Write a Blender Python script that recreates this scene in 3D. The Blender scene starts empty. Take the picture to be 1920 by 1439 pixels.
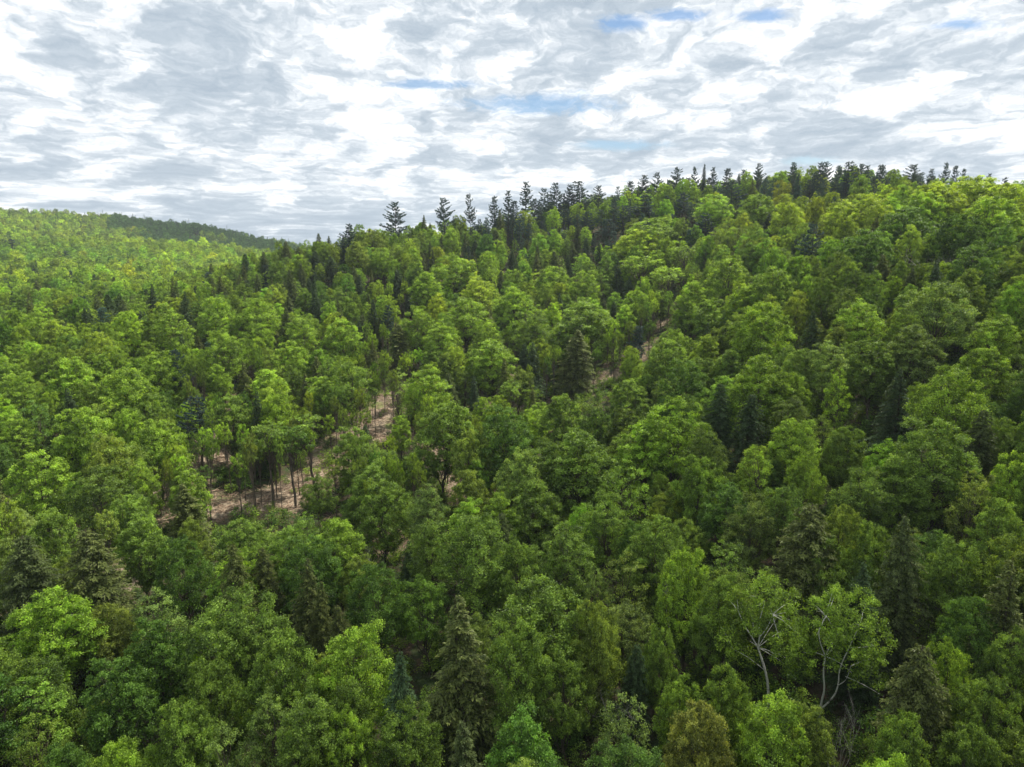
import bpy, math, random
import numpy as np
from math import radians as R, sin, cos, pi, sqrt, atan2

# ------------------------------------------------------------------ camera, world, sun, exposure
scene = bpy.context.scene
col = scene.collection
PITCH = R(11.3)
CAMZ = 50.0
cam_d = bpy.data.cameras.new('camera'); cam = bpy.data.objects.new('camera', cam_d); col.objects.link(cam)
cam.location = (0, 0, CAMZ); cam.rotation_euler = (pi/2 - PITCH, 0, 0)
cam_d.sensor_width = 36; cam_d.lens = 24.0; cam_d.clip_start = 0.5; cam_d.clip_end = 30000
scene.camera = cam
scene.view_settings.view_transform = 'Standard'; scene.view_settings.look = 'None'
scene.view_settings.exposure = 0.70; scene.view_settings.gamma = 1.0

SUN_EL, SUN_AZ = R(56), R(48)          # azimuth clockwise from the view direction
sun_d = bpy.data.lights.new('sun', 'SUN'); sun = bpy.data.objects.new('sun', sun_d); col.objects.link(sun)
sun_d.energy = 5.0; sun_d.angle = R(1.5); sun_d.color = (1.0, 0.94, 0.84)
sun.rotation_euler = (pi/2 - SUN_EL, 0, pi - SUN_AZ + 0)
# lamp shines along its -Z; aim it from the sun direction
from mathutils import Vector
sdir = Vector((sin(SUN_AZ)*cos(SUN_EL), cos(SUN_AZ)*cos(SUN_EL), sin(SUN_EL)))
sun.rotation_euler = sdir.to_track_quat('Z', 'Y').to_euler()

class NT:
    """small node-tree writer"""
    def __init__(s, tree): s.t = tree; tree.nodes.clear()
    def n(s, typ, ins=None, **kw):
        nd = s.t.nodes.new(typ)
        for k, v in kw.items(): setattr(nd, k, v)
        for k, v in (ins or {}).items():
            sock = nd.inputs[k]
            if hasattr(v, 'is_output') or isinstance(v, bpy.types.NodeSocket): s.t.links.new(v, sock)
            elif isinstance(v, bpy.types.Node): s.t.links.new(v.outputs[0], sock)
            else: sock.default_value = v
        return nd
    def m(s, op, a, b=0.0, c=0.0, clamp=False):
        nd = s.n('ShaderNodeMath', {0: a, 1: b, 2: c}, operation=op, use_clamp=clamp); return nd.outputs[0]
    def vm(s, op, a, b=(0, 0, 0)):
        nd = s.n('ShaderNodeVectorMath', {0: a, 1: b}, operation=op); return nd.outputs[0]
    def mix(s, f, a, b, bt='MIX'):
        nd = s.n('ShaderNodeMix', data_type='RGBA', blend_type=bt)
        for k, v in ((0, f), (6, a), (7, b)):
            if isinstance(v, bpy.types.NodeSocket): s.t.links.new(v, nd.inputs[k])
            else: nd.inputs[k].default_value = v
        return nd.outputs[2]
    def noise(s, vec, scale, detail=4, rough=0.5, dist=0.0, out=0):
        return s.n('ShaderNodeTexNoise', {'Vector': vec, 'Scale': scale, 'Detail': detail, 'Roughness': rough, 'Distortion': dist}).outputs[out]
    def ss(s, x, lo, hi):
        return s.n('ShaderNodeMapRange', {0: x, 1: lo, 2: hi}, interpolation_type='SMOOTHSTEP').outputs[0]

def dir_px(px, py):
    x = px - 960.0; u = 719.5 - py
    return np.array([x, 1280*cos(PITCH) + u*sin(PITCH), -1280*sin(PITCH) + u*cos(PITCH)])

world = bpy.data.worlds.new('World'); scene.world = world; world.use_nodes = True
w = NT(world.node_tree)
sky = w.n('ShaderNodeTexSky', sky_type='NISHITA', sun_disc=False, sun_elevation=SUN_EL, sun_rotation=SUN_AZ)
bg_sky = w.n('ShaderNodeBackground', {'Color': w.n('ShaderNodeHueSaturation', {'Color': sky.outputs[0], 'Saturation': 1.4}), 'Strength': 0.075})
tc = w.n('ShaderNodeTexCoord').outputs['Generated']
sp = w.n('ShaderNodeSeparateXYZ', {0: tc})
zc = w.m('ADD', w.m('MAXIMUM', sp.outputs[2], 0.0), 0.055)
U = w.m('DIVIDE', sp.outputs[0], zc); V = w.m('DIVIDE', sp.outputs[1], zc)
P = w.n('ShaderNodeCombineXYZ', {0: U, 1: V, 2: 0.0}).outputs[0]
cx = w.m('MULTIPLY', w.m('MULTIPLY', sp.outputs[0], w.m('POWER', zc, -0.08)), 7.0)
cz = w.m('MULTIPLY', w.m('LOGARITHM', zc, 2.718), -4.4)
cy = w.m('MULTIPLY', w.m('SIGN', sp.outputs[1]), 3.0)
C0 = w.n('ShaderNodeCombineXYZ', {0: cx, 1: cz, 2: cy}).outputs[0]
warp = w.vm('MULTIPLY', w.vm('SUBTRACT', w.noise(C0, 1.1, 4, 0.55, 0, 1), (0.5, 0.5, 0.5)), (0.9, 0.5, 0.0))
warp2 = w.vm('MULTIPLY', w.vm('SUBTRACT', w.noise(w.vm('MULTIPLY', tc, (1, 1, 1.7)), 13.0, 5, 0.6, 0, 1), (0.5, 0.5, 0.5)), (0.75, 0.55, 0.0))
PW = w.vm('ADD', w.vm('ADD', C0, warp), warp2)
Ps = w.vm('MULTIPLY', PW, (0.85, 1.0, 1.0))
def puffs(v, det):
    big = w.m('MULTIPLY', w.noise(w.vm('ADD', v, (3.1, 7.7, 0)), 0.7, 1, 0.5), 0.30)
    body = w.m('MULTIPLY', w.noise(w.vm('ADD', v, (1.3, 2.9, 0)), 2.7, det, 0.58), 0.58)
    curl = w.m('MULTIPLY', w.m('ABSOLUTE', w.m('SUBTRACT', w.noise(w.vm('ADD', v, (7.3, 0.9, 0)), 4.0, 3, 0.55), 0.5)), -0.32)
    return w.m('ADD', w.m('ADD', big, body), w.m("ADD", curl, 0.080))
n_here = puffs(Ps, 7); n_up = puffs(w.vm('ADD', Ps, (0.07, -0.20, 0.0)), 4)
thick = w.m('ADD', n_here, w.m('MULTIPLY', w.m('SUBTRACT', n_up, n_here), 0.6))
# clouds nearer the sun's side of the sky are thinner and brighter
sd = w.vm('NORMALIZE', w.vm('MULTIPLY', tc, (1, 1, 0)))
dsun = w.n('ShaderNodeVectorMath', {0: sd, 1: (sin(SUN_AZ), cos(SUN_AZ), 0)}, operation='DOT_PRODUCT').outputs['Value']
thick = w.m('SUBTRACT', thick, w.m('MULTIPLY', w.m('SUBTRACT', dsun, 0.7), 0.005))
lowgrey = w.m('SUBTRACT', 1.0, w.ss(sp.outputs[2], 0.0, 0.11))
thick = w.m('ADD', w.m('ADD', thick, 0.008), w.m('MULTIPLY', lowgrey, 0.035))
ramp = w.n('ShaderNodeValToRGB', {0: thick})
cr = ramp.color_ramp; cr.interpolation = 'B_SPLINE'
cr.elements[0].position = 0.41; cr.elements[0].color = (1.02, 1.03, 1.04, 1)
cr.elements[1].position = 0.645; cr.elements[1].color = (0.34, 0.41, 0.49, 1)
for p, c in ((0.452, (0.97, 0.98, 0.99, 1)), (0.490, (0.74, 0.78, 0.82, 1)), (0.545, (0.46, 0.53, 0.60, 1))):
    e = cr.elements.new(p); e.color = c
bg_cl = w.n('ShaderNodeBackground', {'Color': ramp.outputs[0], 'Strength': 0.77})
gap = w.m('MULTIPLY', w.ss(w.noise(w.vm('ADD', PW, (9.2, 4.4, 0)), 0.8, 7, 0.6), 0.70, 0.76), 1.0)
for (gx, gy, gw, gh) in ((1010, 196, 150, 26), (800, 160, 110, 12), (1160, 272, 90, 14), (1430, 30, 60, 16), (1165, 45, 60, 22), (1800, 46, 70, 14), (1260, 28, 80, 14), (1520, 303, 60, 12)):
    gw, gh = gw*0.8, gh*0.75
    d = dir_px(gx, gy); d = d/np.linalg.norm(d); z = d[2] + 0.055
    dx = dir_px(gx+gw, gy); dx = dx/np.linalg.norm(dx); dy = dir_px(gx, gy-gh); dy = dy/np.linalg.norm(dy)
    cu, cv = d[0]/z, d[1]/z
    ru = max(abs(dx[0]/(dx[2]+.055) - cu), 0.05); rv = max(abs(dy[1]/(dy[2]+.055) - cv), 0.05)
    q = w.vm('MULTIPLY', w.vm('SUBTRACT', P, (cu, cv, 0)), (1/ru, 1/rv, 0))
    ln = w.n('ShaderNodeVectorMath', {0: q}, operation='LENGTH').outputs['Value']
    ln = w.m('ADD', ln, w.m('MULTIPLY', w.m('SUBTRACT', w.noise(PW, 4.0, 6, 0.65), 0.5), 3.0))
    gap = w.m('MAXIMUM', gap, w.m('SUBTRACT', 1.0, w.ss(ln, 0.25, 1.5)))
gap = w.m('MULTIPLY', gap, 0.8)
mixs = w.n('ShaderNodeMixShader', {0: gap, 1: bg_cl.outputs[0], 2: bg_sky.outputs[0]})
world.cycles.sampling_method = 'MANUAL'; world.cycles.sample_map_resolution = 512
w.n('ShaderNodeOutputWorld', {0: mixs.outputs[0]})

# ------------------------------------------------------------------ terrain heights (world metres; the drone hovers 48 m above the near ground)
DS = np.array([0, 45, 80, 120, 170, 230, 290, 340, 420, 600, 780, 900, 1150, 2000, 9000.])
COLS = {
 -700: [-50, -50, -50, -50, -49, -48, -46, -45, -42, -30, -12, 0, 30, 10, -60],
 0:    [-49, -49, -49, -45, -37, -32, -30, -29, -27, -19, -3, 9, 38, 0, -60],
 300:  [-48, -48, -48, -45, -38, -29, -31, -33, -32, -22, -5, -20, 36, -10, -60],
 560:  [-48, -48, -48, -46, -40, -27, -11, -20, -32, -30, -16, -34, -6, -60, -90],
 750:  [-48, -48, -48, -47, -40, -24, -6, -7, -25, -40, -40, -40, -40, -60, -90],
 960:  [-48, -48, -48, -47, -41, -28, -13, 4, -8, -30, -40, -40, -40, -60, -90],
 1200: [-48, -48, -48, -45, -38, -24, -3, 18, 10, -15, -25, -30, -40, -60, -90],
 1500: [-47, -47, -43, -33, -20, -6, 8, 20, 14, -8, -15, -20, -30, -50, -90],
 1920: [-47, -46, -40, -30, -16, -2, 6, 8, 5, -8, -15, -20, -30, -50, -90],
 2700: [-48, -44, -36, -26, -14, -3, 2, 4, 2, -8, -15, -20, -30, -50, -90]}
az_c = np.array([-pi, -1.6] + [atan2(p-960, 1305) for p in COLS] + [1.6, pi])
flat = np.full(len(DS), -46.0)
tab = np.array([flat, 0.5*flat + 0.5*np.array(COLS[-700])] + [np.array(v, float) for v in COLS.values()] + [0.5*flat + 0.5*np.array(COLS[2700]), flat])
NA, ND = 361, 260
azg = np.linspace(-pi, pi, NA); ldg = np.linspace(0, np.log(9100/20.0 + 1), ND); dg = 20*(np.exp(ldg) - 1)
t1 = np.array([np.interp(dg, DS, row) for row in tab])
H = np.array([np.interp(azg, az_c, t1[:, j]) for j in range(ND)]).T
def blur(a, k, ax):
    ker = np.exp(-0.5*(np.arange(-3*k, 3*k+1)/k)**2); ker /= ker.sum()
    pad = [(0, 0), (0, 0)]; pad[ax] = (3*k, 3*k)
    b = np.pad(a, pad, mode='edge')
    return np.apply_along_axis(lambda v: np.convolve(v, ker, 'valid'), ax, b)
H = blur(blur(H, 3, 0), 2, 1)

_rs = np.random.RandomState(5)
_lat = _rs.rand(64, 64)
def vnoise(x, y, s):
    x = np.asarray(x, float)/s; y = np.asarray(y, float)/s
    xi = np.floor(x).astype(int); yi = np.floor(y).astype(int); fx = x-xi; fy = y-yi
    fx = fx*fx*(3-2*fx); fy = fy*fy*(3-2*fy)
    g = lambda a, b: _lat[a % 64, b % 64]
    return (g(xi, yi)*(1-fx) + g(xi+1, yi)*fx)*(1-fy) + (g(xi, yi+1)*(1-fx) + g(xi+1, yi+1)*fx)*fy
def ground(x, y):
    x = np.asarray(x, float); y = np.asarray(y, float)
    az = np.arctan2(x, y); d = np.hypot(x, y)
    a = (az + pi)/(2*pi)*(NA-1); l = np.log(np.minimum(d, 9000)/20.0 + 1)/ldg[-1]*(ND-1)
    ai = np.clip(a.astype(int), 0, NA-2); li = np.clip(l.astype(int), 0, ND-2); fa = a-ai; fl = l-li
    h = (H[ai, li]*(1-fa) + H[ai+1, li]*fa)*(1-fl) + (H[ai, li+1]*(1-fa) + H[ai+1, li+1]*fa)*fl
    am = np.clip(d/300, 0.3, 1.6)
    return CAMZ + h + (vnoise(x+900, y+900, 45)-0.5)*5*am + (vnoise(x+500, y+100, 14)-0.5)*1.6

def project(x, y, z):
    z = np.asarray(z, float) - CAMZ
    f = y*cos(PITCH) - z*sin(PITCH); u = y*sin(PITCH) + z*cos(PITCH)
    return 960 + 1280*np.asarray(x)/f, 719.5 - 1280*u/f, f
_ts = np.concatenate([np.arange(28, 400, 0.5), np.arange(400, 2200, 3.0)])
def hit(px, py, h=0.0):
    """where the sight line through a point of the photo meets the ground raised by h"""
    d = dir_px(px, py); d = d/np.hypot(d[0], d[1])
    x = d[0]*_ts; y = d[1]*_ts; z = CAMZ + d[2]*_ts
    below = z <= ground(x, y) + h
    if not below.any(): return None
    i = int(np.argmax(below)); return float(x[i]), float(y[i]), float(_ts[i])

# ------------------------------------------------------------------ mesh helpers
def new_mesh(name, V, F, mats, smooth=False, attr=None, matidx=None):
    """V (n,3); F list of (k,4) or (k,3) int arrays"""
    me = bpy.data.meshes.new(name)
    V = np.ascontiguousarray(V, dtype=np.float32)
    me.vertices.add(len(V)); me.vertices.foreach_set('co', V.ravel())
    loops = np.concatenate([f.ravel() for f in F]).astype(np.int32)
    tot = np.concatenate([np.full(len(f), f.shape[1]) for f in F]).astype(np.int32)
    st = np.concatenate([[0], np.cumsum(tot)[:-1]]).astype(np.int32)
    me.loops.add(len(loops)); me.loops.foreach_set('vertex_index', loops)
    me.polygons.add(len(tot)); me.polygons.foreach_set('loop_start', st); me.polygons.foreach_set('loop_total', tot)
    me.polygons.foreach_set('use_smooth', np.full(len(tot), smooth))
    for m in mats: me.materials.append(m)
    if attr is not None:
        a = me.attributes.new('var', 'FLOAT', 'POINT'); a.data.foreach_set('value', attr.astype(np.float32))
    me.update(calc_edges=True); me.validate()
    return me

def tubes(lines, sides=5):
    """lines: list of (points (k,3), radii (k)) -> V, F"""
    Vs, Fs, off = [], [], 0
    ang = np.arange(sides)*2*pi/sides
    for p, r in lines:
        p = np.asarray(p, float); r = np.asarray(r, float); k = len(p)
        t = np.gradient(p, axis=0); t /= np.linalg.norm(t, axis=1)[:, None] + 1e-9
        ref = np.where(np.abs(t[:, 2:3]) > 0.9, np.array([[1., 0, 0]]), np.array([[0, 0, 1.]]))
        a = np.cross(t, ref); a /= np.linalg.norm(a, axis=1)[:, None] + 1e-9; b = np.cross(t, a)
        ring = p[:, None, :] + r[:, None, None]*(np.cos(ang)[None, :, None]*a[:, None, :] + np.sin(ang)[None, :, None]*b[:, None, :])
        Vs.append(ring.reshape(-1, 3))
        i = np.arange(k-1)[:, None]*sides; j = np.arange(sides)[None, :]; j2 = (j+1) % sides
        Fs.append(np.stack([i+j, i+j2, i+sides+j2, i+sides+j], -1).reshape(-1, 4) + off)
        off += k*sides
    return np.concatenate(Vs), np.concatenate(Fs)

def unit(v): return v/(np.linalg.norm(v, axis=-1, keepdims=True) + 1e-9)
def leaves(C, N, L, W, rng, axis=None, bend=0.18):
    """one small bent leaf spray per centre: a diamond of two triangles folded on its midrib"""
    n = len(C); N = unit(N)
    a = rng.normal(size=(n, 3)) if axis is None else axis
    u = unit(a - (a*N).sum(1)[:, None]*N); v = np.cross(N, u)
    L = np.broadcast_to(L, n)[:, None]; W = np.broadcast_to(W, n)[:, None]
    p0 = C - u*L*0.5; p2 = C + u*L*0.5 - N*L*bend; p1 = C + v*W*0.5 + N*W*0.15 + u*L*0.08; p3 = C - v*W*0.5 + N*W*0.15 + u*L*0.02
    V = np.stack([p0, p1, p2, p3], 1).reshape(-1, 3)
    i = np.arange(n)[:, None]*4
    F = np.concatenate([i + np.array([[0, 1, 2]]), i + np.array([[0, 2, 3]])], 0)
    return V, F

# ------------------------------------------------------------------ materials
def leaf_mat(name, base, warm, far=False, trans=0.40, gloss=0.45, spec=0.25):
    m = bpy.data.materials.new(name); m.use_nodes = True; t = NT(m.node_tree)
    tint = t.n('ShaderNodeAttribute', attribute_type='INSTANCER', attribute_name='tint').outputs['Color']
    var = t.n('ShaderNodeAttribute', attribute_type='GEOMETRY', attribute_name='var').outputs['Fac']
    c = t.mix(var, (*base, 1), (*warm, 1))
    c = t.mix(1.0, c, tint, 'MULTIPLY')
    hs = t.n('ShaderNodeHueSaturation', {'Color': c, 'Value': t.m('ADD', t.m('MULTIPLY', var, 1.0), 0.50)}).outputs[0]
    b = t.n('ShaderNodeBsdfPrincipled', {'Base Color': hs, 'Roughness': gloss, 'Specular IOR Level': spec})
    tr = t.n('ShaderNodeBsdfTranslucent', {'Color': t.mix(1.0, hs, (1.35, 1.25, 0.40, 1), 'MULTIPLY')})
    mx = t.n('ShaderNodeMixShader', {0: trans, 1: b.outputs[0], 2: tr.outputs[0]})
    t.n('ShaderNodeOutputMaterial', {0: mx.outputs[0]}); return m
def bark_mat(name, c1, c2, scale=6.0, patches=False):
    m = bpy.data.materials.new(name); m.use_nodes = True; t = NT(m.node_tree)
    tc = t.n('ShaderNodeTexCoord').outputs['Object']
    q = t.vm('MULTIPLY', tc, (1, 1, 0.25 if not patches else 2.5))
    n = t.noise(q, scale, 5, 0.65)
    c = t.mix(t.ss(n, 0.38, 0.62) if not patches else t.ss(n, 0.56, 0.63), (*c1, 1), (*c2, 1))
    b = t.n('ShaderNodeBsdfPrincipled', {'Base Color': c, 'Roughness': 0.85, 'Specular IOR Level': 0.2,
        'Normal': t.n('ShaderNodeBump', {'Height': n, 'Strength': 0.5, 'Distance': 0.05}).outputs[0]})
    t.n('ShaderNodeOutputMaterial', {0: b.outputs[0]}); return m
LB, LW = (0.112, 0.200, 0.036), (0.215, 0.325, 0.055)
M_leaf = leaf_mat('broadleaf_foliage', LB, LW)
CB, CW = (0.058, 0.092, 0.032), (0.120, 0.155, 0.048)
M_hem = leaf_mat('hemlock_needles', CB, CW, trans=0.2, spec=0.15)
M_pine = leaf_mat('pine_needles', (0.042, 0.072, 0.052), (0.085, 0.125, 0.082), trans=0.25, spec=0.3)
M_bark = bark_mat('grey_brown_bark', (0.055, 0.042, 0.032), (0.14, 0.115, 0.09))
M_birch = bark_mat('pale_birch_bark', (0.62, 0.61, 0.56), (0.10, 0.09, 0.08), 3.0, True)
M_dead = bark_mat('weathered_dead_wood', (0.22, 0.20, 0.18), (0.42, 0.39, 0.35), 5.0)
M_ever = bark_mat('dark_conifer_bark', (0.04, 0.03, 0.025), (0.10, 0.075, 0.06))

# ------------------------------------------------------------------ tree prototypes: each returns (trunk mesh, crown mesh, height, radius)
def limb(a, b, rng, sag=0.0, k=5, wob=0.12):
    t = np.linspace(0, 1, k)[:, None]; a = np.asarray(a, float); b = np.asarray(b, float)
    L = np.linalg.norm(b-a)
    p = a + (b-a)*t
    p[:, 2] += (sag*L*np.sin(t*pi))[:, 0]
    p[1:-1] += rng.normal(size=(k-2, 3))*wob*L/k
    return p

def broadleaf(seed, h=15.0, rad=4.5, base=0.3, ncl=80, per=400, lsize=0.205, style='round', far=False, open_=0.0, bark=None, mat=None, stems=1, stem_lines=None, windows=(), off=(0, 0)):
    rng = np.random.RandomState(seed)
    zc0 = h*base; hc = h - zc0
    cl = []; tries = 0
    lob = rng.uniform(-1, 1, 6)
    cz = {'round': 0.42, 'tall': 0.40, 'vase': 0.52}[style]; up_, dn_ = 1-cz, cz
    wid_ = 0.82 if style == 'tall' else 1.0
    while len(cl) < ncl and tries < ncl*80:
        tries += 1
        u = unit(rng.normal(size=3)); a = atan2(u[1], u[0])
        if u[2] < -0.25 and rng.rand() < 0.6: continue
        shell = rng.uniform(0.80, 1.0) if rng.rand() < 0.75 else rng.uniform(0.3, 0.8)
        pr = rad*wid_*0.84*shell*(1 + 0.16*lob[0]*cos(2*a+lob[1]*3) + 0.14*lob[2]*cos(3*a+lob[3]*3) + 0.10*sin(5*a+4*u[2]+lob[4]*3))
        zz = (hc*0.90*up_ if u[2] > 0 else hc*dn_*0.8)*u[2]*shell*(1 + 0.12*lob[5]*cos(2*a))
        hor = sqrt(max(0.0, u[0]**2+u[1]**2))
        c = np.array([pr*hor*cos(a) + off[0], pr*hor*sin(a) + off[1], zc0 + hc*cz + zz])
        rc = rng.uniform(0.62, 1.25)*rad/4.5*(1.08 - 0.22*max(u[2], 0))
        if all(np.linalg.norm(c-o[:3]) > 0.66*(rc+o[3]) for o in cl): cl.append(np.array([*c, rc]))
    cl = np.array(cl)
    top = cl[:, 2].max() + 0.5
    Cs, Ns, vs = [], [], []
    ax = np.array([0, 0, zc0 + hc*0.35])
    for c in cl:
        ctr, rc = c[:3], c[3]
        out = unit(ctr - ax)
        nsp = max(3, int(13*rc**1.5)) if not far else 7
        dirs = unit(rng.normal(size=(nsp, 3)) + out*0.75 + np.array([0, 0, 0.55]))
        sc = ctr + dirs*(rc*rng.uniform(0.55, 1.12, nsp))[:, None]*np.array([1, 1, 0.88])
        n = int(per*rc**1.3)
        k = rng.randint(0, nsp, n)
        spread = 0.185 if not far else 0.38
        P_ = sc[k] + rng.normal(size=(n, 3))*spread*np.array([1.05, 1.05, 0.8])*(rc**0.5)
        N_ = dirs[k]*0.65 + rng.normal(size=(n, 3))*0.55 + np.array([0, 0, 0.45])
        v = np.clip(0.45 + rng.normal()*0.16 + (rng.normal(size=nsp)*0.20)[k] + rng.normal(size=n)*0.20 + 0.06*(dirs[k][:, 2]), 0, 1)
        keep = rng.rand(n) > open_
        for (wx, wz, wrx, wrz) in windows:       # openings low in the crown where the limbs show
            keep &= ~((((P_[:, 0]-wx)/wrx)**2 + ((P_[:, 2]-wz)/wrz)**2 < rng.uniform(0.6, 1.2, n)) & (P_[:, 1] < 0.6))
        Cs.append(P_[keep]); Ns.append(N_[keep]); vs.append(v[keep])
    C = np.concatenate(Cs); N = np.concatenate(Ns); v = np.concatenate(vs)
    L = lsize*rng.uniform(0.65, 1.35, len(C))
    V, F = leaves(C, N, L, L*0.68, rng)
    crown = new_mesh('crown', V, [F], [mat or M_leaf], attr=np.repeat(v, 4))
    # trunk and limbs
    lines = []
    r0 = 0.17*h/15*(1.0 if stems == 1 else 0.75)
    if stem_lines:
        def smooth_line(p, r):
            q = np.column_stack([np.array(p, float), np.array(r, float)*0.62])
            for _ in range(2):
                mid = np.empty((2*len(q)-2, 4)); mid[0::2] = 0.75*q[:-1] + 0.25*q[1:]; mid[1::2] = 0.25*q[:-1] + 0.75*q[1:]
                q = np.vstack([q[:1], mid, q[-1:]])
            return q[:, :3] , q[:, 3]
        lines = [smooth_line(p, r) for p, r in stem_lines]
        ends = [l[0][-1] for l in lines]
        for i in rng.permutation(len(cl))[:22]:
            e = min(ends, key=lambda q: np.linalg.norm(q-cl[i, :3]))
            lines.append((limb(e, cl[i, :3], rng, 0.05, 5, 0.08), np.linspace(0.030, 0.010, 5)))
    for s in range(0 if stem_lines else stems):
        a = rng.uniform(0, 2*pi); lean = rng.uniform(0, 0.6) if stems == 1 else rng.uniform(1.2, 2.2)
        topp = np.array([cos(a)*lean, sin(a)*lean, h*0.80])
        tr = limb([0.15*s, 0, -0.6], topp, rng, 0, 9, 0.14 if base < 0.5 else 0.04)
        lines.append((tr, r0*np.linspace(1.25, 0.22, 9)))
        sel = rng.permutation(len(cl))[:(40 if not far else 6)//stems]
        for i in sel:
            c = cl[i, :3]; tt = np.clip((c[2]*0.72 - 0.6 - np.linalg.norm(c[:2])*0.35)/(h*0.8), base*0.75, 0.93)
            idx = tt*8; i0 = int(idx); st = tr[i0] + (tr[min(i0+1, 8)]-tr[i0])*(idx-i0)
            rr = r0*(1.1-tt)*0.45
            lines.append((limb(st, c, rng, 0.08, 5, 0.2), rr*np.linspace(1, 0.2, 5) + 0.008))
    Vt, Ft = tubes(lines, 6 if not far else 4)
    trunk = new_mesh('trunk', Vt, [Ft], [bark or M_bark], smooth=True)
    return trunk, crown, top, rad

def hemlock(seed, h=17.0, rad=3.4, far=False, dens=1.0, mat=None, power=0.8, droop=0.25, skirt=0.08):
    rng = np.random.RandomState(seed)
    Cs, Ns, As, vs, lines = [], [], [], [], []
    lines.append((limb([0, 0, -0.6], [rng.normal()*0.2, rng.normal()*0.2, h], rng, 0, 8, 0.02), 0.2*h/17*np.linspace(1.2, 0.06, 8)))
    z = h*skirt
    dz = 0.30 if not far else 0.9
    ph = rng.uniform(0, 6, 4)
    while z < h*0.985:
        t = (z/h - skirt)/(1-skirt)
        rr = rad*((1-t)**power)*(0.9 + 0.1*sin(7*t+ph[0])) + 0.12
        if t < 0.12: rr *= 0.75 + 2*t
        nb = max(3, int((5.2 if not far else 4)*dens*min(1.2, 0.55+rr/rad)))
        a0 = rng.uniform(0, 2*pi)
        for b in range(nb):
            a = a0 + 2*pi*b/nb + rng.normal()*0.25
            ln = rr*rng.uniform(0.62, 1.18)*(1 + 0.12*sin(3*a+ph[1]) + 0.10*sin(2*a + 5*t + ph[2]))
            d = np.array([cos(a), sin(a), 0]); side = np.array([-sin(a), cos(a), 0])
            rise = rng.uniform(0.05, 0.30)*(0.3+t)
            n = max(5, int((84 if not far else 9)*ln/2.2))
            s = rng.uniform(0.12, 1, n)**0.75
            wdt = 0.42*ln*(1.05-s)*0.9 + 0.10
            lat = rng.uniform(-1, 1, n)*wdt
            zz = z + rise*ln*s - droop*ln*s*s*1.6 - np.abs(lat)*0.35 + rng.normal(size=n)*0.07
            p = d*(s*ln)[:, None] + side*lat[:, None]; p[:, 2] = zz
            Cs.append(p)
            N_ = np.array([0, 0, 1.0]) + d*0.35 + rng.normal(size=(n, 3))*0.33; Ns.append(N_)
            A_ = d[None] + side*np.sign(lat)[:, None]*0.9 + np.array([0, 0, -0.35]) + rng.normal(size=(n, 3))*0.25; As.append(A_)
            vs.append(np.clip(0.25 + 0.45*s + rng.normal()*0.13 + rng.normal(size=n)*0.14, 0, 1))
            if not far and rng.rand() < 0.5:
                q = np.linspace(0, 0.85, 4)
                lp = d*(q*ln)[:, None]; lp[:, 2] = z + rise*ln*q - droop*ln*q*q*1.6
                lines.append((lp, 0.035*np.linspace(1, 0.25, 4)*(0.4+ln/rad)))
        z += dz*rng.uniform(0.7, 1.3)*(0.75 + 0.5*(1-t))
    C = np.concatenate(Cs); N = np.concatenate(Ns); A = np.concatenate(As); v = np.concatenate(vs)
    L = (0.245 if not far else 0.75)*rng.uniform(0.6, 1.4, len(C))
    V, F = leaves(C, N, L, L*(0.42 if not far else 0.5), rng, axis=A)
    crown = new_mesh('crown', V, [F], [mat or M_hem], attr=np.repeat(v, 4))
    Vt, Ft = tubes(lines, 5)
    return new_mesh('trunk', Vt, [Ft], [M_ever], smooth=True), crown, h, rad

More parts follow.
